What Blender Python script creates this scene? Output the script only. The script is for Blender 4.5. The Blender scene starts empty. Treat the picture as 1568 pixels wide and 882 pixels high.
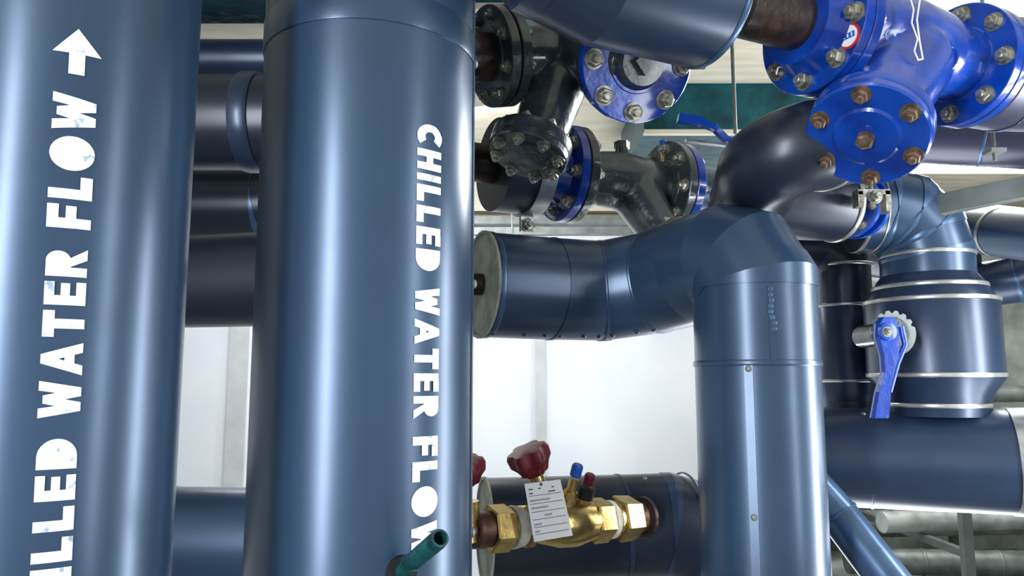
import bpy, bmesh, math, random
from mathutils import Vector, Matrix
random.seed(4)
V=Vector
# ---------------------------------------------------------------- camera / survey
F=1150.0; PITCH=math.radians(7); CZ=1.6
cp,sp=math.cos(PITCH),math.sin(PITCH)
def at(u,v,y):
    """world point seen in the 1568x882 survey photo at (u,v) and lying at distance y"""
    a=(u-784)/F; b=(441-v)/F
    k=y/(cp-b*sp)
    return V((a*k, y, CZ+(sp+b*cp)*k))
sc=bpy.context.scene
cd=bpy.data.cameras.new('camera'); cam=bpy.data.objects.new('camera',cd); sc.collection.objects.link(cam)
cam.location=(0,0,CZ); cam.rotation_euler=(math.radians(90)+PITCH,0,0)
cd.sensor_width=36; cd.lens=F/1568*36; cd.clip_start=0.05
sc.camera=cam
sc.view_settings.view_transform='Standard'
sc.view_settings.exposure=0.15

# ---------------------------------------------------------------- materials
def srgb(r,g,b):
    f=lambda c:(c/255/12.92) if c/255<=0.04045 else ((c/255+0.055)/1.055)**2.4
    return (f(r),f(g),f(b),1)
def mat(name,col,metal=0.0,rough=0.5,col2=None,nscale=8,ncontrast=(0.35,0.7),bump=0.0,bscale=40,coat=0.0,emis=0,stretch=None,rvar=0.0,detail=5,crough=0.08):
    m=bpy.data.materials.new(name); m.use_nodes=True
    nt=m.node_tree; b=nt.nodes['Principled BSDF']
    b.inputs['Base Color'].default_value=col; b.inputs['Metallic'].default_value=metal
    b.inputs['Roughness'].default_value=rough
    if coat: b.inputs['Coat Weight'].default_value=coat; b.inputs['Coat Roughness'].default_value=crough
    tc=nt.nodes.new('ShaderNodeTexCoord'); src=tc.outputs['Object']
    if stretch:
        mp=nt.nodes.new('ShaderNodeMapping'); mp.inputs['Scale'].default_value=stretch
        nt.links.new(src,mp.inputs['Vector']); src=mp.outputs['Vector']
    if col2 or rvar:
        n=nt.nodes.new('ShaderNodeTexNoise'); n.inputs['Scale'].default_value=nscale; n.inputs['Detail'].default_value=detail
        nt.links.new(src,n.inputs['Vector'])
        r=nt.nodes.new('ShaderNodeMapRange'); r.inputs[1].default_value=ncontrast[0]; r.inputs[2].default_value=ncontrast[1]
        nt.links.new(n.outputs['Fac'],r.inputs[0])
        if col2:
            mx=nt.nodes.new('ShaderNodeMix'); mx.data_type='RGBA'
            mx.inputs[6].default_value=col; mx.inputs[7].default_value=col2
            nt.links.new(r.outputs[0],mx.inputs[0]); nt.links.new(mx.outputs[2],b.inputs['Base Color'])
        if rvar:
            r2=nt.nodes.new('ShaderNodeMapRange'); r2.inputs[3].default_value=rough-rvar; r2.inputs[4].default_value=rough+rvar
            nt.links.new(n.outputs['Fac'],r2.inputs[0]); nt.links.new(r2.outputs[0],b.inputs['Roughness'])
    if bump:
        n2=nt.nodes.new('ShaderNodeTexNoise'); n2.inputs['Scale'].default_value=bscale; n2.inputs['Detail'].default_value=3
        nt.links.new(src,n2.inputs['Vector'])
        bp=nt.nodes.new('ShaderNodeBump'); bp.inputs['Strength'].default_value=bump; bp.inputs['Distance'].default_value=0.005
        nt.links.new(n2.outputs['Fac'],bp.inputs['Height']); nt.links.new(bp.outputs[0],b.inputs['Normal'])
    if emis:
        b.inputs['Emission Color'].default_value=col; b.inputs['Emission Strength'].default_value=emis
    return m
JB =mat('jacket_blue',srgb(54,79,108),0.4,0.33,srgb(45,68,96),4,bump=0.1,bscale=8,rvar=0.06,coat=.4,crough=.26)
JN =mat('jacket_navy',srgb(44,62,88),0.35,0.34,srgb(35,51,76),5,bump=0.1,bscale=9,rvar=0.06,coat=.35,crough=.24)
JD =mat('jacket_dark',srgb(36,46,63),0.3,0.36,srgb(28,37,53),5,bump=0.1,bscale=9,rvar=0.06,coat=.3,crough=.26)
JP =mat('jacket_plum',srgb(70,70,92),0.35,0.38,srgb(58,60,82),5,bump=0.08,bscale=9,coat=.2,crough=.25)
SEAM=mat('jacket_seam',srgb(80,106,138),0.5,0.3,srgb(64,90,120),20)
TAPE=mat('sealant_band',srgb(205,205,200),0.75,0.32,srgb(160,160,154),30)
ENDC=mat('insulation_end',srgb(178,178,162),0.1,0.7,srgb(130,134,126),22,bump=0.3,bscale=60)
BLUE=mat('blue_enamel',srgb(8,70,176),0.05,0.22,srgb(4,36,122),9,(0.4,0.75),bump=0.25,bscale=35,coat=0.7)
IRON=mat('black_cast_iron',srgb(56,64,68),0.3,0.3,srgb(94,104,104),14,(0.5,0.8),bump=0.5,bscale=45,coat=0.6)
ZINC=mat('zinc_bolt',srgb(180,180,168),0.75,0.38,srgb(120,116,105),60,bump=0.2,bscale=90)
RUSTB=mat('rusty_bolt',srgb(132,112,94),0.5,0.5,srgb(84,60,48),60,bump=0.4,bscale=90)
RUSTP=mat('bare_rusty_pipe',srgb(58,48,46),0.45,0.42,srgb(120,84,66),16,(0.5,0.8),bump=0.5,bscale=40)
BRASS=mat('brass',srgb(205,178,112),0.9,0.27,srgb(150,124,70),25,(0.45,0.8),bump=0.15,bscale=60)
COPPER=mat('copper_pipe',srgb(112,78,62),0.6,0.45,srgb(72,54,48),25,bump=0.3,bscale=60)
PTFE=mat('ptfe_tape',srgb(225,222,210),0,0.6,srgb(180,176,165),40,bump=0.6,bscale=90)
RED =mat('red_plastic',srgb(118,22,42),0,0.4,srgb(92,14,30),20)
REDB=mat('sticker_red',srgb(200,30,40),0,0.5)
CAPB=mat('blue_plastic',srgb(20,90,190),0,0.35)
BLK =mat('black_rubber',srgb(22,24,28),0,0.5)
WHT =mat('white_stencil_paint',srgb(240,244,248),0,0.5,srgb(150,172,198),70,(0.6,0.7),detail=8)
WHS =mat('white_plastic',srgb(236,236,236),0,0.5)
STEEL=mat('galvanised_steel',srgb(140,146,143),0.5,0.5,srgb(105,112,110),12,bump=0.1)
STRUT=mat('dull_strut_steel',srgb(122,130,126),0.3,0.6,srgb(95,102,98),12,bump=0.1)
CHROME=mat('bright_steel_strap',srgb(215,220,222),0.85,0.25,srgb(150,155,160),20)
TEAL=mat('teal_painted_pipe',srgb(24,92,90),0.2,0.4,srgb(12,52,58),30,(0.4,0.7),bump=0.6,bscale=50)
FOIL=mat('teal_foil',srgb(20,92,104),0.6,0.3,srgb(8,48,60),7,bump=1.0,bscale=18)
WALLW=mat('white_panel',srgb(224,229,233),0,0.6,srgb(214,220,226),2)
TRIM=mat('grey_trim',srgb(192,197,197),0,0.6,srgb(178,184,183),8)
CONC=mat('rough_concrete',srgb(160,165,158),0,0.9,srgb(98,106,100),3,(0.35,0.65),bump=0.8,bscale=14,detail=10)
PLY =mat('plywood_ceiling',srgb(222,217,200),0,0.7,srgb(196,186,162),3,bump=0.1,stretch=(1,5,1))
FLOORM=mat('concrete_floor',srgb(120,120,116),0,0.75,srgb(95,96,94),2,bump=0.2)
PALE=mat('pale_pipe_lagging',srgb(196,200,198),0.1,0.5,srgb(130,138,136),6,(0.4,0.65),bump=0.6,bscale=14)
PAPER=mat('tag_card',srgb(236,234,236),0,0.6)
INK=mat('tag_ink',srgb(60,60,80),0,0.6)
LAMPM=mat('lamp_tube',(1,1,1,1),0,0.5,emis=14)

# ---------------------------------------------------------------- mesh builder
def basis(ax):
    ax=V(ax).normalized()
    h=V((0,0,1)) if abs(ax.z)<0.9 else V((0,1,0))
    a=h.cross(ax).normalized(); b=ax.cross(a).normalized()
    return ax,a,b
class M:
    def __init__(s,name): s.name=name; s.bm=bmesh.new(); s.mats=[]
    def mi(s,m):
        if m not in s.mats: s.mats.append(m)
        return s.mats.index(m)
    def face(s,vs,m,smooth=False):
        try: f=s.bm.faces.new(vs)
        except ValueError: return None
        f.material_index=s.mi(m); f.smooth=smooth; return f
    def lathe(s,o,ax,prof,m,seg=48,rot=0.0,cap=True,arc=None):
        ax,a,b=basis(ax); o=V(o); rings=[]
        for t,r in prof:
            if r<1e-6: rings.append([s.bm.verts.new(o+ax*t)])
            else: rings.append([s.bm.verts.new(o+ax*t+(a*math.cos(rot+2*math.pi*k/seg)+b*math.sin(rot+2*math.pi*k/seg))*r) for k in range(seg)])
        sm=seg>8
        for i in range(len(rings)-1):
            A,B=rings[i],rings[i+1]
            for k in range(seg):
                k2=(k+1)%seg
                if len(A)==1 and len(B)==1: continue
                if len(A)==1: s.face([A[0],B[k2],B[k]],m,sm)
                elif len(B)==1: s.face([A[k],A[k2],B[0]],m,sm)
                else: s.face([A[k],A[k2],B[k2],B[k]],m,sm)
        def ang(i):
            (t0,r0),(t1,r1),(t2,r2)=prof[i-1],prof[i],prof[i+1]
            v1=V((t1-t0,r1-r0)); v2=V((t2-t1,r2-r1))
            if v1.length<1e-9 or v2.length<1e-9: return 0
            return v1.angle(v2)
        for i,R in enumerate(rings):
            if len(R)==1: continue
            end=i in (0,len(rings)-1)
            if end or ang(i)>0.6:
                for k in range(seg):
                    e=s.bm.edges.get((R[k],R[(k+1)%seg]))
                    if e: e.smooth=False
        if cap:
            if len(rings[0])>1: s.face(list(reversed(rings[0])),m)
            if len(rings[-1])>1: s.face(rings[-1],m)
        return s
    def sweep(s,path,r,m,seg=64,miter=True,cap=True,capm=None):
        P=[V(p) for p in path]; D=[(P[i+1]-P[i]).normalized() for i in range(len(P)-1)]
        ax,a,b=basis(D[0])
        cur=[P[0]+(a*math.cos(2*math.pi*k/seg)+b*math.sin(2*math.pi*k/seg))*r for k in range(seg)]
        rings=[[s.bm.verts.new(c) for c in cur]]
        for i in range(1,len(P)):
            d=D[i-1]; n=d if i==len(P)-1 else (D[i-1]+D[i]).normalized()
            cur=[c+d*((P[i]-c).dot(n)/d.dot(n)) for c in cur]
            rings.append([s.bm.verts.new(c) for c in cur])
        for i in range(len(rings)-1):
            for k in range(seg):
                s.face([rings[i][k],rings[i][(k+1)%seg],rings[i+1][(k+1)%seg],rings[i+1][k]],m,True)
        for i,R in enumerate(rings):
            if miter or i in (0,len(rings)-1):
                for k in range(seg):
                    e=s.bm.edges.get((R[k],R[(k+1)%seg])); e.smooth=False
        if cap:
            s.face(list(reversed(rings[0])),capm or m); s.face(rings[-1],capm or m)
        return s
    def miterbands(s,path,r,m,w=0.006,seg=64,h=0.0022):
        P=[V(p) for p in path]
        for i in range(1,len(P)-1):
            d0=(P[i]-P[i-1]).normalized(); d1=(P[i+1]-P[i]).normalized()
            s.sweep([P[i]-d0*w,P[i],P[i]+d1*w],r+h,m,seg=seg)
    def band(s,o,ax,r,w,m,h=0.002,seg=64):
        s.lathe(o,ax,[(-w/2,r-0.002),(-w/2,r+h*0.6),(-w*0.3,r+h),(w*0.3,r+h),(w/2,r+h*0.6),(w/2,r-0.002)],m,seg=seg,cap=False); return s
    def box(s,c,sx,sy,sz,m,X=(1,0,0),Y=(0,1,0),Z=(0,0,1)):
        c=V(c);X=V(X).normalized();Y=V(Y).normalized();Z=V(Z).normalized()
        vs=[s.bm.verts.new(c+X*(i*sx/2)+Y*(j*sy/2)+Z*(k*sz/2)) for i in(-1,1) for j in(-1,1) for k in(-1,1)]
        for q in((0,1,3,2),(4,6,7,5),(0,4,5,1),(2,3,7,6),(0,2,6,4),(1,5,7,3)): s.face([vs[i] for i in q],m)
        return s
    def bolt(s,o,ax,r,m,stud=True,washer=True):
        ro=random.random()
        if washer: s.lathe(o,ax,[(0,r*1.25),(r*0.22,r*1.25)],m,seg=20)
        s.lathe(o,ax,[(r*0.2,r*0.98),(r*0.25,r),(r*0.85,r),(r*1.0,r*0.84)],m,seg=6,rot=ro)
        if stud: s.lathe(o,ax,[(r*0.9,r*0.52),(r*1.45,r*0.52),(r*1.55,r*0.42)],m,seg=14)
    def flange(s,o,ax,R,th,m,n=8,bm_=ZINC,front=True,back=False,br=None,rot=0.2,hub=0.6):
        """disc centred on o, thickness th along ax; bolts on -ax side (front) and/or +ax side (back)"""
        ax,a,b=basis(ax); o=V(o)
        s.lathe(o,ax,[(-th*0.62,0),(-th*0.62,R*hub),(-th*0.5,R*hub*1.03),(-th*0.5,R*0.985),(-th*0.42,R),(th*0.42,R),(th*0.5,R*0.985),(th*0.5,R*hub*1.03),(th*0.62,R*hub),(th*0.62,0)],m,seg=72)
        br=br or R*0.105
        for k in range(n):
            t=rot+2*math.pi*k/n; p=o+(a*math.cos(t)+b*math.sin(t))*R*0.81
            if front: s.bolt(p-ax*th*0.5,-ax,br,bm_)
            if back: s.bolt(p+ax*th*0.5,ax,br,bm_)
    def out(s,parent=None,mods=None):
        me=bpy.data.meshes.new(s.name); s.bm.normal_update(); s.bm.to_mesh(me); s.bm.free()
        for m in s.mats: me.materials.append(m)
        ob=bpy.data.objects.new(s.name,me); sc.collection.objects.link(ob)
        if parent: ob.parent=parent
        return ob
def empty(name,loc=(0,0,0)):
    e=bpy.data.objects.new(name,None); sc.collection.objects.link(e); e.empty_display_size=0.1; return e
def screws(mo,pts,nrm,r=0.006,m=STEEL):
    for p in pts: mo.lathe(p,nrm,[(0,r),(r*0.5,r*0.9),(r*0.8,r*0.4),(r*0.85,0)],m,seg=12)

# ---------------------------------------------------------------- stencil lettering
def arcp(cx,cy,r,a0,a1,n=14): return [(cx+r*math.cos(math.radians(a0+(a1-a0)*i/n)),cy+r*math.sin(math.radians(a0+(a1-a0)*i/n))) for i in range(n+1)]
def rect(x0,y0,x1,y1): return [(x0,y0),(x1,y0),(x1,y1),(x0,y1)]
def glyph(c):
    if c=='I': return [rect(0,0,.28,1)],.28
    if c=='H': return [rect(0,0,.3,1),rect(.54,0,.84,1),rect(.3,.36,.54,.64)],.84
    if c=='L': return [rect(0,0,.3,1),rect(.3,0,.68,.28)],.68
    if c=='E': return [rect(0,0,.3,1),rect(.3,0,.72,.24),rect(.3,.39,.68,.61),rect(.3,.76,.72,1)],.72
    if c=='F': return [rect(0,0,.3,1),rect(.3,.74,.7,1),rect(.3,.34,.66,.58)],.7
    if c=='D': return [[(0,0)]+arcp(.36,.5,.5,-90,90)+[(0,1)]],.86
    if c=='O': return [arcp(.52,.5,.52,0,360,30)[:-1]],1.04
    if c=='T': return [rect(0,.72,.82,1),rect(.26,0,.56,.72)],.82
    if c=='W': return [[(0,1),(.29,1),(.47,0),(.2,0)],[(.2,0),(.47,0),(.68,.9),(.44,.9)],[(.92,0),(.65,0),(.44,.9),(.68,.9)],[(1.12,1),(.83,1),(.65,0),(.92,0)]],1.12
    if c=='A': return [[(0,0),(.3,0),(.64,1),(.36,1)],[(1,0),(.7,0),(.36,1),(.64,1)],rect(.26,.2,.74,.44)],1.0
    if c=='R': return [rect(0,0,.29,1),[(.29,.4)]+arcp(.5,.7,.3,-90,90)+[(.29,1)],[(.3,.42),(.58,.42),(.88,0),(.54,0)]],.86
    if c=='C':
        o=arcp(.5,.5,.52,50,310,18); i=arcp(.5,.5,.2,50,310,18)
        return [[o[k],o[k+1],i[k+1],i[k]] for k in range(18)],.86
    if c=='>': return [rect(0,.32,.5,.68),[(.45,-.05),(1.0,.5),(.45,1.05)]],1.0
def stencil(mo,word,ctr,R,angf,z0,z1,h,m):
    """word painted on a vertical cylinder; letter tops toward -ang if z1>z0 else +ang; angf(z) centre-line angle"""
    x=0; polys=[]
    for c in word:
        ps,w=glyph(c)
        for j,p in enumerate(ps): polys.append(([(x+q[0],q[1]) for q in p],(j%4)*.00022))
        x+=w+.17
    tot=x-.17; up=-1 if z1>z0 else 1
    for pl,off in polys:
        bm=bmesh.new(); bm.faces.new([bm.verts.new((q[0],q[1],0)) for q in pl])
        for i in range(1,10):
            bmesh.ops.bisect_plane(bm,geom=bm.verts[:]+bm.edges[:]+bm.faces[:],plane_co=(0,i/10+0.0007,0),plane_no=(0,1,0))
        mp={}
        for v in bm.verts:
            z=z0+(z1-z0)*v.co.x/tot; a=angf(z)+up*(v.co.y-.5)*h/R
            mp[v]=mo.bm.verts.new((ctr[0]+(R+off)*math.sin(a),ctr[1]-(R+off)*math.cos(a),z))
        for f in bm.faces:
            if f.calc_area()>1e-7:
                vs=[mp[v] for v in f.verts]
                n=(vs[1].co-vs[0].co).cross(vs[2].co-vs[0].co); c=vs[0].co-V((ctr[0],ctr[1],vs[0].co.z))
                if n.dot(c)<0: vs.reverse()
                mo.face(vs,m,False)
        bm.free()

# ---------------------------------------------------------------- room
CEIL=2.95
def boxobj(name,x0,x1,y0,y1,z0,z1,m):
    mo=M(name); mo.box(((x0+x1)/2,(y0+y1)/2,(z0+z1)/2),x1-x0,y1-y0,z1-z0,m); return mo.out()
boxobj('floor',-3.6,4.6,-2.6,6.1,-0.1,0,FLOORM)
boxobj('ceiling',-3.6,4.6,-2.6,6.1,CEIL,CEIL+0.1,PLY)
boxobj('wall_back',-3.6,4.6,6.0,6.1,0,CEIL,CONC)
boxobj('wall_left',-3.6,-3.5,-2.6,6.0,0,CEIL,WALLW)
boxobj('wall_right',4.5,4.6,-2.6,6.0,0,CEIL,CONC)
mo=M('partition_wall')
mo.box((-0.4,5.05,1.32),4.9,0.08,2.64,WALLW)
for u,w in((364,.12),(828,.06),(600,.05)):
    p=at(u,600,5.0); mo.box((p.x,4.995,1.32),w,0.03,2.64,TRIM)
mo.box((-0.4,4.98,2.66),4.9,0.14,0.05,STEEL)
mo.out()
mo=M('plywood_bulkhead'); mo.box((-0.4,5.05,2.82),4.9,0.06,0.26,PLY); mo.box((-0.4,4.95,2.74),4.9,0.1,0.04,PLY); mo.out()
mo=M('ceiling_support_angle')
mo.box((.3,4.3,2.44),3.6,.05,.004,STEEL); mo.box((.3,4.325,2.465),3.6,.004,.05,STEEL)
for x in(-1.3,0,1.3): mo.lathe((x,4.31,2.44),(0,0,1),[(0,.005),(CEIL-2.44,.005)],STEEL,seg=10)
mo.out()
def duct(name,x0,x1,y0,y1,z0):
    mo=M(name); mo.box(((x0+x1)/2,(y0+y1)/2,(z0+CEIL)/2),x1-x0,y1-y0,CEIL-z0-.002,FOIL)
    mo.box(((x0+x1)/2,y0+.01,z0),x1-x0,.03,.02,PLY)
    mo.out()
duct('foil_faced_duct',-2.1,-0.76,2.2,2.42,2.8)
duct('foil_faced_duct',-.12,.75,2.3,2.8,2.8)
duct('foil_faced_duct',0.6,1.75,3.3,4.0,2.72)
# cable tray seen beyond the valves on the right
mo=M('cable_tray')
for y in(4.2,4.5): mo.box((3.2,y,2.22),2.4,.012,.06,STEEL)
for i in range(13): mo.box((2.05+.19*i,4.35,2.2),.03,.3,.008,STEEL)
for i in range(4): mo.lathe((2.05,4.25+.06*i,2.222),(1,0,0),[(0,.014),(2.3,.014)],BLK,seg=10)
for x in(2.3,4.1):
    for y in(4.2,4.5): mo.lathe((x,y,2.2),(0,0,1),[(0,.005),(CEIL-2.2,.005)],STEEL,seg=8)
mo.out()

# ---------------------------------------------------------------- big vertical risers
def riser(name,ctr,R,seams,cable_ang,rz):
    mo=M(name); o=V((ctr[0],ctr[1],0))
    mo.lathe(o,(0,0,1),[(0,R)]+[(CEIL,R)],JB,seg=160)
    for z in seams:
        mo.lathe(o,(0,0,1),[(z,R-.001),(z,R+.0018),(z+0.004,R+.0024),(z+.05,R+.0022),(z+.055,R-.001)],JB,seg=160,cap=False)
    a=cable_ang
    n=V((math.sin(a),-math.cos(a),0)); t=V((math.cos(a),math.sin(a),0))
    mo.box(V((ctr[0],ctr[1],CEIL/2))+n*(R+.0002),.02,.003,CEIL,JB,X=t,Y=n)
    screws(mo,[V((ctr[0],ctr[1],z))+n*(R+.001) for z in rz],n,0.0085,STEEL)
    mo.lathe(o,(0,0,1),[(0,R+.03),(.02,R+.03),(.02,R)],STEEL,seg=96,cap=False)
    mo.lathe(o,(0,0,1),[(CEIL-.02,R),(CEIL-.02,R+.03),(CEIL,R+.03)],STEEL,seg=96,cap=False)
    return mo
K1=.80
R1=.18*K1; c1=(-.714*K1,1.187*K1); R2=.18; c2=(-.247,1.265)
mo=riser('chilled_water_riser_pipe',c1,R1,[2.55,.6],math.radians(-70),[1.2,1.6,2.0])
zz=lambda u,v,y: at(u,v,y).z
y1=c1[1]-R1*math.cos(math.radians(32))
ztop,zbot=zz(110,47,y1),zz(90,882,y1)
angA=lambda z: math.radians(34.0+(29.5-34.0)*(z-zbot)/(ztop-zbot))
for w,v0,v1,h in(('CHILLED',1004,672,.0475),('WATER',640,382,.050),('FLOW',350,146,.054),('>',116,47,.056)):
    stencil(mo,w,c1,R1+.0009,angA,zz(100,v0,y1),zz(110,v1,y1),h*K1,WHT)
mo.out()
zr=[zz(718,v,1.24) for v in(92,433,818)]
mo=riser('chilled_water_riser_pipe',c2,R2,[zz(560,30,1.09),.5],math.radians(87),[*zr,.8])
A2=math.radians(41.5); y2=c2[1]-R2*math.cos(A2)
for w,v0,v1 in(('CHILLED',192,415),('WATER',440,640),('FLOW',668,850)):
    stencil(mo,w,c2,R2+.0009,lambda z:A2,zz(655,v0,y2),zz(645,v1,y2),.045,WHT)
mo.out()
base=at(618,872,1.10); tip=at(674,824,0.98)
mo=M('teal_drain_stub'); d=(tip-base).normalized(); L=(tip-base).length
mo.lathe(base-d*.03,d,[(0,.010),(L*.5,.010),(L*.52,.0125),(L+.02,.0125),(L+.03,.0115),(L+.03,.0085),(L-.01,.008),(L-.01,0)],TEAL,seg=32)
mo.lathe(base+d*L*.15,d,[(0,.010),(0,.0145),(.014,.0145),(.014,.010)],TEAL,seg=6,cap=False)
mo.lathe(base-d*.012,V((.35,-.93,0)),[(0,.024),(.006,.022),(.006,0)],BLK,seg=32)
mo.out()

# ---------------------------------------------------------------- pipes behind, left
def arcpath(p,d0,d1,r,n=5):
    d0=V(d0).normalized(); d1=V(d1).normalized(); out=[]
    th=d0.angle(d1); T=r*math.tan(th/2); a=V(p)-d0*T
    nrm=(d1-d0*d0.dot(d1)).normalized(); c=a+nrm*r
    for i in range(n+1):
        t=th*i/n; out.append(c-nrm*r*math.cos(t)+d0*r*math.sin(t))
    return out
def leftpipe(name,v,y,R,m,uend):
    p=at(340,v,y); xe=at(uend,v,y).x
    path=[V((-3.48,y,p.z))]
    rr=min(R*1.6,(CEIL-p.z)*.9)
    path+=arcpath(V((xe,y,p.z)),(1,0,0),(0,0,1),rr); path.append(V((xe,y,CEIL)))
    mo=M(name); mo.sweep(path,R,m,capm=ENDC)
    mo.miterbands(path,R,SEAM,w=.003)
    for x in(-2.4,-1.3): mo.band((x,y,p.z),(1,0,0),R,.02,SEAM)
    return mo,path
mo,_=leftpipe('insulated_cooling_pipe',188,2.0,.13,JD,560)
pp=at(388,188,2.0); mo.band(pp,(1,0,0),.13,.05,JN,h=.008); mo.out()
mo,_=leftpipe('insulated_cooling_pipe',312,2.62,.13,JD,490); mo.out()  # pipe enlarged so its dark jacket stands in for the darkness between pipes
mo,_=leftpipe('insulated_cooling_pipe',92,2.5,.07,JN,600); mo.out()

# ---------------------------------------------------------------- main elbow pipe in the centre
RE=.125
e0=V((-.07,1.765,1.825))
eE=V((.466,1.632,1.858)); eE2=V((.492,1.592,1.842)); eF=V((.508,1.568,1.795))
path=[e0,V((.095,1.83,1.823)),V((.225,1.872,1.823)),V((.35,1.825,1.838)),V((.425,1.715,1.852)),eE,eE2,eF,V((.508,1.568,0))]
mo=M('insulated_elbow_pipe')
mo.sweep(path,RE,JB,seg=96,capm=ENDC); mo.miterbands(path[:5],RE,JB,w=.005,seg=96,h=.0018); mo.miterbands(path[6:],RE,JB,w=.006,seg=96,h=.0030)
dax=(path[1]-path[0]).normalized()
mo.lathe(e0,-dax,[(0,RE-.001),(0,RE+.003),(.006,RE+.003),(.006,RE-.004),(.001,RE-.006),(.001,0)],ENDC,seg=96,cap=False)
mo.band(e0+dax*.01,dax,RE,.012,SEAM)
mo.band((.508,1.568,zz(1160,555,1.44)),(0,0,1),RE,.012,JB,h=.003,seg=96)
n=V((-.42,-.907,0)).normalized(); t=V((n.y*-1,n.x,0))
zt=zz(1140,555,1.45)
mo.box(V((.508,1.568,zt/2))+n*RE,.016,.004,zt,JB,X=t,Y=n)
screws(mo,[V((.508,1.568,z))+n*(RE+.002) for z in(zt-.012,zt-.29,zt-.6,zt-.9)],n,.0065,STEEL)
n2=V((-.05,-1,0)).normalized(); t2=V((-n2.y,n2.x,0)); z2=zz(1190,436,1.44)
mo.box(V((.508,1.568,(zt+z2)/2))+n2*RE,.012,.004,z2-zt,JB,X=t2,Y=n2)
for i in range(8):
    mo.lathe(V((.508+.004*random.uniform(-1,1),1.568,z2-.008-.011*i))+n2*(RE-.001),n2,[(0,.006),(.003,.005),(.0045,0)],SEAM,seg=10)
for a_,b_ in((0,1),(1,2),(2,3)):
    for f in(.15,.6,.9):
        q=path[a_].lerp(path[b_],f); screws(mo,[q+V((0,-.35,-.937))*RE],V((0,-.35,-.937)),.006,JN)
mo.out()
pl=at(340,431,2.1)
mo=M('insulated_cooling_pipe')
e1=V((-.55,2.02,pl.z))
mo.sweep([V((-3.48,2.1,pl.z)),V((-.9,2.1,pl.z)),e1],.13,JD,capm=ENDC)
mo.sweep([e1-V((.02,0,0)),V((-.35,1.88,pl.z-.02)),e0-dax*.08+V((0,.02,0)),e0-dax*.001],.026,RUSTP,miter=False,seg=40)
mo.out()
lo_l=at(330,822,2.1); a0=at(744,814,1.93); a1=at(950,806,2.0); a2=at(1142,800,2.0)
mo=M('insulated_return_pipe')
mo.sweep([V((-3.4,2.1,lo_l.z)),V((-.9,2.1,lo_l.z)),V((-.5,2.06,lo_l.z))],.132,JB,capm=ENDC)
mo.band((-.93,2.1,lo_l.z),(1,0,0),.132,.012,SEAM)
mo.sweep([V((-.52,2.06,lo_l.z)),a0+V((.01,0,0))],.04,RUSTP,seg=40)
pth=[a0,a1]+arcpath(a2,a2-a1,(0,0,-1),.2,3)+[V((a2.x,a2.y,0))]
mo.sweep(pth,.13,JD,seg=96,capm=ENDC); mo.miterbands(pth,.13,JN,w=.005)
dd=(a1-a0).normalized()
mo.lathe(a0,-dd,[(0,.129),(0,.133),(.006,.133),(.006,.125),(.001,.122),(.001,0)],ENDC,seg=96,cap=False)
q=at(1050,803,2.0); mo.band(q,(a1-a0),.13,.006,SEAM)
for u in (800,900,985): screws(mo,[at(u,806,1.98)+V((0,-.3,.954))*.13],V((0,-.3,.954)),.006,STEEL)
mo.out()

# ---------------------------------------------------------------- brass balancing valve
root=empty('brass_balancing_valve')
pL=at(700,814,1.60); pR=at(990,791,1.875); ax=(pR-pL).normalized(); LL=(pR-pL).length
def vp(u):
    lo,hi=0,LL
    for _ in range(40):
        mid=(lo+hi)/2; p=pL+ax*mid; dep=p.y*cp+(p.z-CZ)*sp
        if 784+F*p.x/dep<u: lo=mid
        else: hi=mid
    return lo
mo=M('valve_body')
def seg_(u0,u1,r0,r1,m,seg=40,rot=.25):
    t0,t1=vp(u0),vp(u1); e=min(.004,(t1-t0)*.2)
    mo.lathe(pL,ax,[(t0,r0-.003),(t0+e,r0),(t1-e,r1),(t1,r1-.003)],m,seg=seg,rot=rot)
seg_(690,752,.025,.025,COPPER)
seg_(724,750,.037,.037,COPPER)
seg_(748,778,.050,.050,BRASS,6)
seg_(776,783,.040,.040,BRASS)
seg_(782,800,.046,.042,PTFE)
seg_(798,812,.047,.047,BRASS,8)
t0,t1=vp(808),vp(930)
mo.lathe(pL,ax,[(t0,.036),(t0+.02,.037),(t0+(t1-t0)*.35,.052),(t0+(t1-t0)*.55,.054),(t0+(t1-t0)*.75,.044),(t1-.01,.042),(t1,.042)],BRASS)
seg_(903,928,.051,.051,BRASS,6)
seg_(927,937,.044,.044,PTFE)
seg_(936,948,.042,.042,BRASS)
seg_(943,970,.054,.052,BRASS,6)
seg_(968,992,.036,.036,COPPER)
tt=vp(984); mo.lathe(pL+ax*tt,ax,[(0,.04),(0,.047),(.008,.048),(.012,.04)],RUSTP,seg=24)
mo.out(root)
bb=pL+ax*vp(848); wc=at(813,706,bb.y-.02); sd=(wc-bb).normalized(); bl=(wc-bb).length
mo=M('bonnet'); mo.lathe(bb,sd,[(0,.036),(.05,.034),(.055,.03),(.07,.028)],BRASS); mo.lathe(bb,sd,[(.066,.031),(.09,.031)],BRASS,seg=6); mo.lathe(bb,sd,[(.08,.016),(bl,.015)],BRASS); mo.out(root)
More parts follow.
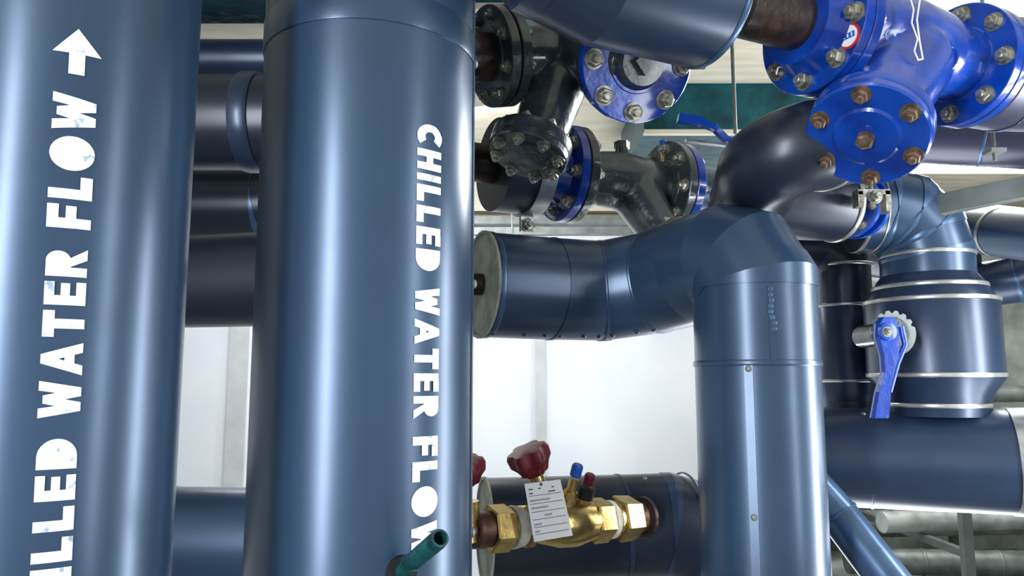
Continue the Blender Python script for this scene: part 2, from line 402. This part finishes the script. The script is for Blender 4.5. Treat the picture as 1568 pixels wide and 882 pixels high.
def knob(name,c,d,R,parent,m=RED):
    mo=M(name); ax_,a_,b_=basis(d); seg=72
    prof=[(-.034,.42),(-.030,.62),(-.012,.80),(.000,1.0),(.02,1.04),(.030,.94),(.034,.5),(.034,0)]
    rings=[]
    for t,r in prof:
        if r==0: rings.append([mo.bm.verts.new(c+ax_*t*R/.045)]*seg); continue
        rings.append([mo.bm.verts.new(c+ax_*t*R/.045+(a_*math.cos(2*math.pi*k/seg)+b_*math.sin(2*math.pi*k/seg))*R*r*(1+.10*math.cos(6*2*math.pi*k/seg)*(r>.6))) for k in range(seg)])
    for i in range(len(rings)-1):
        for k in range(seg):
            k2=(k+1)%seg
            f=[rings[i][k],rings[i][k2],rings[i+1][k2],rings[i+1][k]]
            if rings[i+1][k] is rings[i+1][k2]: f=f[:3]
            mo.face(f,m,True)
    mo.face(list(reversed(rings[0])),m)
    for i in(3,5):
        for k in range(seg):
            e=mo.bm.edges.get((rings[i][k],rings[i][(k+1)%seg]))
            if e: e.smooth=False
    return mo.out(parent)
knob('handwheel',wc,(wc-bb).normalized()+V((-.05,-.1,.0)),.044,root)
mo=M('test_ports')
for (ub,ut,vt,cm,yy) in((862,884,716,CAPB,-.03),(886,903,731,RED,-.03)):
    b0=pL+ax*vp(ub); tp=at(ut,vt,b0.y+yy); d=(tp-b0).normalized(); l=(tp-b0).length
    mo.lathe(b0,d,[(0,.018),(l*.5,.016),(l*.52,.011),(l*.8,.011)],BRASS)
    mo.lathe(b0,d,[(l*.45,.018),(l*.58,.018)],BRASS,seg=6)
    if cm is RED: mo.lathe(b0,d,[(l*.55,.019),(l*.8,.019)],BLK,seg=24)
    mo.lathe(b0,d,[(l*.84,.010),(l*.86,.013),(l+.004,.013),(l+.008,.010)],cm,seg=24)
mo.out(root)
mo=M('tag')
q=[at(803,741,1.60),at(858,734,1.61),at(877,820,1.60),at(818,830,1.59)]
nn=(q[1]-q[0]).cross(q[3]-q[0]).normalized()
if nn.y>0: nn=-nn
fr=[mo.bm.verts.new(p) for p in q]; bk=[mo.bm.verts.new(p-nn*.0012) for p in q]
mo.face(fr,PAPER); mo.face(list(reversed(bk)),PAPER)
for k in range(4): mo.face([fr[k],fr[(k+1)%4],bk[(k+1)%4],bk[k]],PAPER)
def tq(s,t): return q[0].lerp(q[1],s).lerp(q[3].lerp(q[2],s),t)+nn*.0006
def inkline(s0,s1,t,w=.009): mo.face([mo.bm.verts.new(tq(*p)) for p in((s0,t),(s1,t),(s1,t+w),(s0,t+w))],INK)
for t in(.22,.36,.5,.63,.76,.88): inkline(.06,.94,t)
for (s0,s1,t) in((.08,.2,.1),(.35,.42,.1),(.72,.78,.1),(.08,.18,.17),(.6,.8,.17)): inkline(s0,s1,t,.02)
def dashes(t,s0,s1,h=.035):
    s=s0
    while s<s1:
        w=.022; mo.face([mo.bm.verts.new(tq(*p)) for p in((s,t),(s+w,t),(s+w*.6,t+h),(s,t+h))],INK); s+=.042
dashes(.29,.08,.62);dashes(.42,.08,.5);dashes(.56,.4,.6);dashes(.7,.08,.25);dashes(.82,.08,.2)
c_=tq(.45,.045); mo.lathe(c_,nn,[(0,.0028),(.001,.0028)],INK,seg=12)
mo.out(root)
mo=M('tag_wire'); mo.sweep([c_,at(829,728,1.60),at(826,722,1.62)],.0008,STEEL,seg=6,miter=False); mo.out(root)
root2=empty('brass_balancing_valve')
kc=at(712,722,1.62); knob('handwheel',kc,(-.1,-.2,1),.040,root2)
mo=M('valve_body'); mo.lathe(kc,(0,0,-1),[(0,.013),(.06,.013),(.06,.03),(.14,.036)],BRASS); mo.lathe(V((kc.x-.12,kc.y,pL.z)),(1,0,0),[(0,.03),(.03,.046),(.07,.046),(.075,.035),(.10,.035)],BRASS,seg=24); mo.out(root2)

# ---------------------------------------------------------------- strainers
DV=V((.906,.4226,0)).normalized()
def strainer(name,P1,L,rp,RF,leg,legR,covR,body,endfl,nb=8,covbolt=ZINC,ncov=6,thick=.024,flangemat=None,covbr=None,bulge=1.35,br=None):
    root=empty(name); P1=V(P1); P2=P1+DV*L; C=P1+DV*L*.52
    leg=V(leg); ld=leg.normalized(); ll=leg.length
    mo=M('cast_body')
    mo.lathe(P1,DV,[(0,rp),(L*.12,rp*1.0),(L*.3,rp*bulge*.92),(L*.5,rp*bulge),(L*.72,rp*bulge*.92),(L*.88,rp),(L,rp)],body,seg=48)
    mo.lathe(C+DV*L*.06,(leg-DV*L*.06),[(-rp*.3,rp*.9),(ll*.2,legR*1.15),(ll*.7,legR*.95),(ll*.93,legR*.95)],body,seg=48)
    ob=mo.out(root)
    r=ob.modifiers.new('r','REMESH'); r.mode='VOXEL'; r.voxel_size=.006; r.use_smooth_shade=True
    s=ob.modifiers.new('s','SMOOTH'); s.iterations=8; s.factor=.6
    mo=M('end_flanges')
    fm=flangemat or body
    mo.flange(P1+DV*thick*.5,DV,RF,thick,fm,nb,front=False,back=True,br=br)
    mo.flange(P2-DV*thick*.5,DV,RF,thick,fm,nb,front=True,back=False,br=br)
    e1,e2=endfl
    if e1:
        mo.flange(P1-DV*thick*.6,DV,RF,thick,e1,nb,front=True,br=br); mo.lathe(P1-DV*thick,-DV,[(0,rp*1.35),(thick*1.8,rp*1.05)],e1)
    if e2:
        mo.flange(P2+DV*thick*.6,DV,RF*1.0,thick,e2,nb,front=False,back=True,br=br); mo.lathe(P2+DV*thick,DV,[(0,rp*1.35),(thick*1.8,rp*1.05)],e2)
    mo.out(root)
    E=C+leg
    cover(root,E,ld,covR,legR,body,covbolt,ncov,covbr)
    return root,P2,C,E,ld
def cover(root,E,ld,covR,legR,body,covbolt,ncov,covbr=None):
    mo=M('screen_cover')
    mo.lathe(E,-ld,[(.0,covR*.99),(.004,covR),(.026,covR),(.03,covR*.97),(.03,legR)],body,seg=72)
    mo.lathe(E,ld,[(-.002,covR*.985),(.016,covR*.985),(.02,covR*.95),(.02,covR*.55),(.024,covR*.5),(.024,0)],body,seg=72)
    axx,a,b=basis(ld)
    br=covbr or covR*.11
    for k in range(ncov):
        t=.35+2*math.pi*k/ncov; p=E+(a*math.cos(t)+b*math.sin(t))*covR*.8
        mo.bolt(p+ld*.02,ld,br,covbolt); mo.bolt(p-ld*.03,-ld,br,covbolt,stud=True)
    mo.out(root)
Pend=V((.373,1.35,2.32))
S1=Pend+DV*.29
r1,S1b,C1,E1,ld1=strainer('blue_y_strainer',S1,.45,.08,.138,(-.163,-.175,-.245),.09,.113,BLUE,(BLUE,BLUE),8,ZINC,ncov=6,br=.0165)
mo=M('rust_marked_bolts')
axx,a,b=basis(ld1)
for k in range(6):
    t=.35+2*math.pi*k/6; p=E1+(a*math.cos(t)+b*math.sin(t))*.113*.8
    mo.bolt(p+ld1*.0205,ld1,.0145,RUSTB)
mo.out(r1)
mo=M('drain_plug'); mo.lathe(E1+ld1*.02,ld1,[(0,.026),(.006,.026)],BLUE); mo.lathe(E1+ld1*.02,ld1,[(0,.018),(.02,.017),(.022,.012)],RUSTB,seg=6); mo.out(r1)
mo=M('sticker')
ax_,a_,b_=basis(DV)
best=None
for k in range(8):
    t=.2+math.pi/8+k*math.pi/4; p=S1-DV*.0272+(a_*math.cos(t)+b_*math.sin(t))*.110
    dep=p.y*cp+(p.z-CZ)*sp; uu=784+F*p.x/dep; vv=441-F*((p.z-CZ)*cp-p.y*sp)/dep
    e=(uu-1306)**2+(vv-26)**2
    if best is None or e<best[0]: best=(e,p)
sp_=best[1]
mo.lathe(sp_,-DV,[(-.002,.025),(.0012,.025),(.0014,0)],REDB,seg=36)
mo.lathe(sp_,-DV,[(.001,.0205),(.0022,.0205),(.0024,0)],WHS,seg=36)
mo.box(sp_-DV*.0026,.030,.001,.011,CAPB,X=a_,Y=DV,Z=b_)
for dx in(-.009,0,.009): mo.box(sp_-DV*.003+a_*dx,.003,.001,.007,WHS,X=a_,Y=DV,Z=b_)
mo.out(r1)
mo=M('cast_logo'); lc=C1+V((.045,-.09,-.06)); ln=V((.25,-.9,-.35)).normalized()
mo.lathe(lc,ln,[(-.03,.030),(.006,.030),(.0075,.027),(.0075,.024),(.005,.023),(.005,0)],BLUE,seg=36)
mo.box(lc+ln*.006,.034,.006,.006,BLUE,X=V((1,.2,.3)),Y=ln,Z=ln.cross(V((1,.2,.3)))); mo.out(r1)
mo=M('hanging_string')
stp=[at(1392,-10,1.42),at(1399,15,1.41),at(1396,35,1.40),at(1405,60,1.39),at(1400,78,1.39),at(1406,92,1.39),at(1413,90,1.39),at(1408,62,1.39),at(1404,30,1.4),at(1410,-10,1.4)]
mo.sweep(stp,.0016,WHS,seg=8,miter=False); mo.out(r1)
mo=M('insulated_supply_pipe')
pth=[Pend,Pend-DV*.2]+list(arcpath(Pend-DV*.42,-DV,(0,0,1),.19,3))+[V((*(Pend-DV*.42).to_tuple()[:2],CEIL))]
mo.sweep(pth,.13,JN,seg=96,capm=ENDC)
mo.band(Pend-DV*.006,DV,.13,.012,SEAM)
mo.miterbands(pth[2:],.13,JN,w=.004)
mo.lathe(Pend,DV,[(-.002,.126),(.004,.126),(.004,.05)],ENDC,seg=64,cap=False)
mo.lathe(Pend-DV*.02,DV,[(0,.056),(.08,.056),(.085,.060),(.09,.056),(.28,.056)],RUSTP,seg=48)
mo.out()
mo=M('insulated_supply_pipe')
s2=S1b+DV*.05
pth=[s2,s2+V((.08,.03,0)),s2+V((.5,0.05,0)),V((2.6,s2.y+.05,s2.z))]
mo.sweep([S1b+DV*.02,s2+V((.02,.008,0))],.07,BLUE)
mo.sweep(pth,.13,JP,seg=96,capm=ENDC); mo.miterbands(pth,.13,SEAM,w=.004); mo.out()
mo=M('insulated_cross_pipe')
j0=at(1405,187,2.25); j1=at(1600,194,2.1)
mo.sweep([j0,j1,j1+(j1-j0).normalized()*1.0],.125,JP,seg=80,capm=ENDC); mo.band(j0.lerp(j1,.55),j1-j0,.125,.01,SEAM); mo.out()

# (2) black angle strainer centre
root=empty('black_angle_strainer')
C2=V((.12,1.74,2.385)); dA=V((-.86,-.42,-.22)).normalized()
PA=C2+dA*.17; PB=at(972,96,1.63); dBv=(PB-C2)
dB2=V((.28,-.88,-.38)).normalized()
leg=V((-.080,-.075,-.262)); ld=leg.normalized(); E2=C2+leg
mo=M('cast_body')
mo.lathe(C2,dA,[(-.06,.055),(0,.078),(.08,.072),(.17,.06)],IRON)
mo.lathe(C2,dBv,[(-.03,.07),(0,.082),(.08,.078),(dBv.length*.95,.07)],IRON)
mo.lathe(PB-dB2*.07,dB2,[(0,.070),(.06,.070)],IRON)
mo.lathe(C2+V((.02,.02,.03)),ld,[(-.02,.06),(.05,.080),(.2,.068),(leg.length,.064)],IRON)
ob=mo.out(root)
r=ob.modifiers.new('r','REMESH'); r.mode='VOXEL'; r.voxel_size=.006; r.use_smooth_shade=True
s=ob.modifiers.new('s','SMOOTH'); s.iterations=8; s.factor=.6
mo=M('end_flanges')
mo.flange(PA-dA*.012,dA,.115,.024,IRON,8,front=True,back=False)
mo.flange(PA+dA*.016,dA,.115,.024,IRON,8,front=False,back=True)
mo.flange(PB-dB2*.026,dB2,.128,.024,IRON,8,front=True,back=False)
mo.flange(PB+dB2*.004,dB2,.134,.028,BLUE,8,front=False,back=True,hub=.5,br=.018,rot=.05)
mo.lathe(PB+dB2*.018,dB2,[(0,.062),(.012,.058),(.03,.050),(.03,0)],IRON,seg=40)
mo.lathe(PB+dB2*.045,dB2,[(0,.028),(.02,.028)],IRON,seg=4)
mo.out(root)
cover(root,E2,ld,.094,.064,IRON,ZINC,8,.0125)
mo=M('pressure_test_plug')
tp=at(798,48,1.62)
mo.lathe(tp-V((0,0,.07)),(0,0,1),[(0,.007),(.04,.007),(.04,.012),(.055,.012),(.055,.008)],BRASS,seg=16)
mo.lathe(tp-V((0,0,.018)),(0,0,1),[(0,.011),(.02,.011),(.024,.008)],CAPB,seg=16); mo.out(root)
mo=M('insulated_supply_pipe')
q0=PA+dA*.028
mo.sweep([q0,q0+dA*.06],.055,RUSTP,seg=40)
qq=q0+dA*.05
mo.sweep([qq,qq+dA*.03,qq+dA*.09+V((0,0,.07)),V(((qq+dA*.09).x,(qq+dA*.09).y,CEIL))],.06,JD,capm=ENDC)
mo.out()

# (3) black strainer lower row
P3=V((.125,1.985,2.158)); L3=.36
r3,P3b,C3,E3,ld3=strainer('black_y_strainer',P3+DV*.03,L3-.02,.062,.132,V((.11,-.06,-.19)),.062,.086,IRON,(BLUE,BLUE),8,ZINC,ncov=6,thick=.026,flangemat=IRON,br=.0155,bulge=1.35)
mo=M('pressure_test_plug')
for (u,v,cm) in((872,184,RED),(1015,218,CAPB)):
    tp=at(u,v,1.98 if u<900 else 2.12)
    mo.lathe(tp-V((0,0,.06)),(0,0,1),[(0,.007),(.03,.007),(.03,.012),(.045,.012),(.045,.008)],BRASS,seg=16)
    mo.lathe(tp-V((0,0,.018)),(0,0,1),[(0,.011),(.02,.011),(.024,.008)],cm,seg=16)
mo.lathe(C3+V((0,0,.05)),(0,0,1),[(0,.03),(.025,.028),(.025,.02),(.055,.02)],IRON,seg=24)
mo.lathe(C3+V((0,0,.095)),(0,0,1),[(0,.022),(.02,.022)],IRON,seg=6)
mo.out(r3)
q0=P3-DV*.02
mo=M('insulated_branch_pipe')
mo.sweep([q0,q0-DV*.06],.05,RUSTP,seg=40)
mo.sweep([q0-DV*.04,q0-DV*.17],.122,JD,seg=80,capm=BLK)
mo.sweep([q0-DV*.17,q0-DV*.5],.05,RUSTP,seg=40)
mo.out()
mo=M('pipe_clamp')
cc=q0-DV*.065
mo.lathe(cc,DV,[(-.022,.123),(-.022,.129),(.022,.129),(.022,.123)],CHROME,seg=80,cap=False)
mo.box(cc+V((-.01,0,-.145)),.036,.012,.05,CHROME,X=DV,Y=DV.cross(V((0,0,1))))
mo.bolt(cc+V((-.01,0,-.152))+V((.2,-.97,0))*.008,V((.42,-.9,0)),.015,ZINC)
mo.out()
q1=P3+DV*(L3+.05)
mo=M('insulated_branch_pipe')
pth=[q1+DV*.03,q1+DV*.35,q1+DV*.75,V((2.9,3.1,q1.z))]
mo.sweep([q1-DV*.02,q1+DV*.05],.05,RUSTP,seg=40)
mo.sweep(pth,.075,JB,capm=ENDC); mo.miterbands(pth,.075,SEAM,w=.005)
mo.out()
mo=M('ball_valve_lever')
lv=[at(1040,181,1.75),at(1072,187,1.75),at(1095,197,1.76),at(1112,214,1.78),at(1130,222,1.80)]
for i in range(len(lv)-1):
    d=(lv[i+1]-lv[i]); mo.box((lv[i]+lv[i+1])/2,d.length+.006,.02,.014 if i else .02,BLUE,X=d,Y=V((0,1,0)),Z=d.cross(V((0,1,0))))
mo.box((lv[3]+V((-.05,0,-.008))),.1,.016,.006,CHROME,X=V((1,0,-.12)))
mo.lathe(lv[4]+V((.0,.02,-.12)),(0,0,1),[(0,.02),(.08,.018),(.1,.012),(.13,.012)],IRON,seg=24)
mo.out()

# ---------------------------------------------------------------- right hand group
g0=at(1298,216,1.60); g1=at(1256,222,1.53); g2=at(1188,238,1.53); g4=at(1284,312,1.85)
mo=M('insulated_elbow_pipe')
pth=[g0,g1]+arcpath(g2+V((-.012,0,0)),(g2-g1),(.1,1,-.1),.08,6)+[g2+V((.02,.24,-.035)),g4]
mo.sweep(pth,.094,JD,seg=80,capm=ENDC,miter=False)
d=(g1-g0).normalized(); mo.band(g1,d,.094,.014,TAPE,h=.004)
d4=(pth[-1]-pth[-2]).normalized(); mo.band(g4-d4*.01,d4,.094,.014,TAPE,h=.004)
mo.out()
mo=M('butterfly_valve'); h0=g4; h1=at(1352,322,2.03); dh=(h1-h0).normalized()
mo.sweep([h0-dh*.02,h1-dh*.02],.055,RUSTP,seg=40)
mo.flange(h0+dh*.045,dh,.085,.018,BLUE,8,front=True,back=False)
mo.flange(h0+dh*.10,dh,.085,.018,BLUE,8,front=False,back=True)
mo.lathe(h0+dh*.055,dh,[(0,.062),(.04,.062)],IRON,seg=40)
mo.out()
mo=M('beam_clamp'); b0=at(1334,296,1.72)
mo.box(b0,.075,.03,.012,ZINC); mo.box(b0+V((.032,0,-.022)),.012,.03,.05,ZINC); mo.box(b0+V((-.032,0,-.016)),.012,.03,.035,ZINC)
mo.bolt(b0+V((0,-.015,-.012)),(0,-1,0),.014,ZINC); mo.lathe(b0+V((0,0,.005)),(0,0,1),[(0,.005),(.09,.005)],STEEL,seg=12); mo.out()
VX=at(1420,420,2.05); vx,vy=VX.x,2.05
zh=at(1420,322,2.05).z
mo=M('insulated_drop_pipe')
st=V((vx-.20,vy,zh))
pth=[st]+arcpath(V((vx,vy,zh)),(1,0,0),(0,0,-1),.125,3)+[V((vx,vy,at(1420,425,2.0).z))]
mo.sweep(pth,.118,JB,seg=80,capm=JD); mo.miterbands(pth,.118,SEAM,w=.003)
mo.band(st+V((.008,0,0)),(1,0,0),.118,.010,TAPE); mo.band(st+V((.05,0,0)),(1,0,0),.118,.005,TAPE)
Z=lambda v: at(1430,v,1.92).z
mo.lathe((vx,vy,0),(0,0,1),[(Z(640),.122),(Z(605),.135),(Z(578),.166),(Z(458),.166),(Z(420),.128),(Z(412),.118)],JN,seg=96)
for v,r in((380,.118),(455,.166),(574,.166),(622,.128)): mo.band((vx,vy,Z(v)),(0,0,1),r,.011,TAPE,h=.003)
mo.band((vx,vy,Z(432)),(0,0,1),.14,.012,TAPE,h=.004)
mo.out()
wx=at(1296,500,2.3)
mo=M('insulated_drop_pipe')
Zb=lambda v: at(1296,v,2.24).z
pth=[V((wx.x-.35,2.34,Zb(372))),V((wx.x-.06,2.3,Zb(372))),V((wx.x,2.3,Zb(395))),V((wx.x,2.3,Zb(640)-.1))]
mo.sweep(pth,.078,JD,seg=64,capm=ENDC)
for v in(403,466,583): mo.band((wx.x,2.3,Zb(v)),(0,0,1),.082,.009,TAPE,h=.006)
mo.lathe((wx.x,2.3,0),(0,0,1),[(Zb(640),.07),(Zb(590),.086),(Zb(470),.086),(Zb(462),.078)],JN,seg=64)
mo.out()
mo=M('insulated_header_pipe')
k0=at(1215,697,2.16); k1=at(1420,703,2.05); k2=at(1545,706,1.98); dk=(k2-k1).normalized()
mo.sweep([k0,k1,k2],.134,JN,seg=96,capm=ENDC)
mo.sweep([k2,k2+dk*.6],.137,CHROME,seg=96); mo.sweep([k2+dk*.6,k2+dk*1.0],.134,JN,seg=96)
mo.band(at(1330,701,2.1),dk,.134,.006,SEAM)
screws(mo,[at(u,634,1.98) for u in(1322,1470,1548)],V((0,-.3,.95)),.006,STEEL)
mo.out()
mo=M('insulated_cross_pipe')
pth=[at(1470,350,2.5),at(1530,356,2.3),at(1680,372,1.95)]
mo.sweep(pth,.075,JB,capm=ENDC); mo.miterbands(pth,.075,TAPE,w=.004); mo.out()
mo=M('insulated_cross_pipe')
pth=[at(1480,440,2.7),at(1560,428,2.6),at(1640,395,2.5),at(1700,330,2.5)]
mo.sweep(pth,.08,JN,capm=ENDC); mo.miterbands(pth,.08,SEAM,w=.004); mo.out()
mo=M('insulated_cross_pipe')
pth=[at(1180,352,2.75),at(1345,388,2.75),at(1480,410,2.75)]
mo.sweep(pth,.09,JD,capm=ENDC); mo.out()
mo=M('small_drain_pipe')
pth=[at(1195,690,1.84),at(1285,790,1.78),at(1400,940,1.65)]
mo.sweep(pth,.045,SEAM,seg=48); mo.miterbands(pth,.045,SEAM,w=.003); mo.out()
root=empty('butterfly_valve_lever')
Y0=1.83
mo=M('notch_plate'); pc=at(1368,510,Y0+.02); nseg=48; front=[];back=[]
for k in range(nseg):
    t=2*math.pi*k/nseg; rr=.056
    if (k%3==0) and (math.radians(20)<t<math.radians(210)): rr=.048
    front.append(mo.bm.verts.new(pc+V((math.cos(t)*rr,0,math.sin(t)*rr)))); back.append(mo.bm.verts.new(pc+V((math.cos(t)*rr,.005,math.sin(t)*rr))))
mo.face(front,STEEL); mo.face(list(reversed(back)),STEEL)
for k in range(nseg): mo.face([front[k],front[(k+1)%nseg],back[(k+1)%nseg],back[k]],STEEL)
mo.lathe(pc+V((0,-.001,0)),(0,-1,0),[(0,.040),(.003,.038),(.003,0)],IRON,seg=40)
mo.lathe(pc+V((0,.16,0)),(0,-1,0),[(0,.03),(.15,.03)],IRON,seg=32)
mo.out(root)
mo=M('handle')
pts=[(1358,486,.016),(1357,496,.026),(1358,516,.029),(1362,545,.022),(1360,570,.016),(1352,600,.0175),(1347,640,.021)]
f_=[]
for (u,v,w) in pts:
    c=at(u,v,Y0); row=[]
    for dx,dy in((-w,.0),(-w*.8,-.012),(w*.8,-.012),(w,0),(w,.008),(-w,.008)): row.append(mo.bm.verts.new(c+V((dx,dy,0))))
    f_.append(row)
for i in range(len(f_)-1):
    for k in range(6): mo.face([f_[i][k],f_[i][(k+1)%6],f_[i+1][(k+1)%6],f_[i+1][k]],BLUE)
mo.face(f_[0],BLUE); mo.face(f_[-1],BLUE)
mo.lathe(at(1358,508,Y0-.012),(0,-1,0),[(0,.022),(.008,.021),(.010,0)],BLUE,seg=28); mo.bolt(at(1358,508,Y0-.02),(0,-1,0),.010,ZINC)
g=[at(1380,500,Y0-.006),at(1386,528,Y0-.006),at(1374,556,Y0-.006),at(1362,600,Y0-.006)]
mo.sweep(g,.007,BLUE,seg=12,miter=False)
mo.out(root)
mo=M('steel_strut_channel')
a=at(1437,312,1.72); b=at(1640,270,1.55); d=(b-a); zz3=V((0,0,1)); yy=zz3.cross(d).normalized(); zz3=d.cross(yy).normalized()
mo.box((a+b)/2,d.length,.004,.042,STRUT,X=d,Y=yy,Z=zz3)
for s_ in(-1,1): mo.box((a+b)/2+zz3*.021*s_+yy*.018*(1 if yy.y>0 else -1),d.length,.036,.004,STRUT,X=d,Y=yy,Z=zz3)
for f in(.85,):
    p=a.lerp(b,f); mo.lathe(p+V((0,-.02,0)),(0,0,1),[(-.05,.005),(CEIL-p.z,.005)],STEEL,seg=10)
mo.out()
mo=M('pipe_hanger')
p=at(1123,120,2.25); mo.lathe((p.x,p.y,0),(0,0,1),[(at(1123,205,2.25).z,.006),(CEIL,.006)],STEEL,seg=12); mo.out()
mo=M('pipe_hanger')
p=at(1466,150,2.05); mo.lathe((p.x,p.y-.14,0),(0,0,1),[(zh+.1,.005),(CEIL,.005)],STEEL,seg=12)
mo.box((p.x,p.y-.14,zh+.125),.04,.04,.01,STEEL); mo.out()

# ---------------------------------------------------------------- pale lagged service pipes low on the right, and lamps
mo=M('pale_service_pipes')
for (y,z,r,m,dy) in((5.4,.30,.12,PALE,.1),(5.3,.62,.09,CONC,.2),(5.5,.90,.07,PALE,0),(5.0,.45,.08,STEEL,-.2),(4.5,.78,.06,PALE,.3),(4.2,.35,.10,PALE,.1),(5.6,1.2,.09,PALE,0),(5.6,1.5,.06,STEEL,0)):
    p0=V((2.15,y,z)); p1=V((4.45,y+dy,z)); mo.sweep([p0,p1],r,m,seg=36)
    for i in range(4): mo.band(p0.lerp(p1,.2+.2*i),p1-p0,r,.02,STEEL,h=.004,seg=36)
for x in(2.4,3.3,4.2):
    for y in(4.1,5.8): mo.box((x,y,.85),.05,.05,1.7,STRUT)
    for z in(.20,.69,1.08): mo.box((x,4.95,z),.04,1.7,.04,STRUT)
mo.out()
def lampfix(x,y,z,ax='x',L=1.2):
    mo=M('fluorescent_batten'); X=V((1,0,0)) if ax=='x' else V((0,1,0)); Y=V((0,1,0)) if ax=='x' else V((1,0,0))
    mo.box((x,y,z+.05),L,.12,.06,STEEL,X=X,Y=Y)
    for s_ in(-.03,.03): mo.lathe(V((x,y,z))+Y*s_-X*L*.48,X,[(0,.013),(L*.96,.013)],LAMPM,seg=16)
    for e in(-.45,.45): mo.lathe(V((x,y,z+.08))+X*L*e,(0,0,1),[(0,.005),(CEIL-z-.08,.005)],STEEL,seg=8)
    mo.out()
lampfix(2.5,3.7,2.66,'x'); lampfix(-1.2,4.0,2.8,'x'); lampfix(3.6,4.9,2.6,'y')
def area(name,loc,tgt,sx,sy,pw,col=(1,1,1)):
    l=bpy.data.lights.new(name,'AREA'); l.shape='RECTANGLE'; l.size=sx; l.size_y=sy; l.energy=pw; l.color=col
    o=bpy.data.objects.new(name,l); sc.collection.objects.link(o); o.location=loc
    o.rotation_euler=(V(tgt)-V(loc)).to_track_quat('-Z','Y').to_euler()
area('area_light_front_left',(-1.75,-1.9,1.8),(-.3,1.2,1.7),.30,2.4,105,(.93,.97,1))
area('area_light_front_right',(2.4,-.3,1.9),(-.25,1.26,1.7),.3,2.2,26,(.93,.97,1))
area('area_light_side_right',(1.62,1.50,1.42),(-.4,1.0,1.6),.22,1.5,26,(.93,.97,1))
area('area_light_ceiling_right',(2.2,3.3,2.75),(-.4,1.2,1.7),.9,.5,90,(.93,.97,1))
area('area_light_rear_left',(-.9,3.7,2.85),(-.5,4.9,1.2),2.0,.5,52,(.96,.98,1))  # added fill, brightens the white partition wall
area('area_light_rear_right',(3.0,4.2,2.85),(3.0,5.0,.5),2.0,.6,60)
area('area_light_up',(1.2,2.9,1.0),(1.0,2.9,3.0),1.5,1.0,25,(.95,.98,1))
w=bpy.data.worlds.new('world'); sc.world=w; w.use_nodes=True
w.node_tree.nodes['Background'].inputs[0].default_value=(.82,.9,1,1); w.node_tree.nodes['Background'].inputs[1].default_value=.7
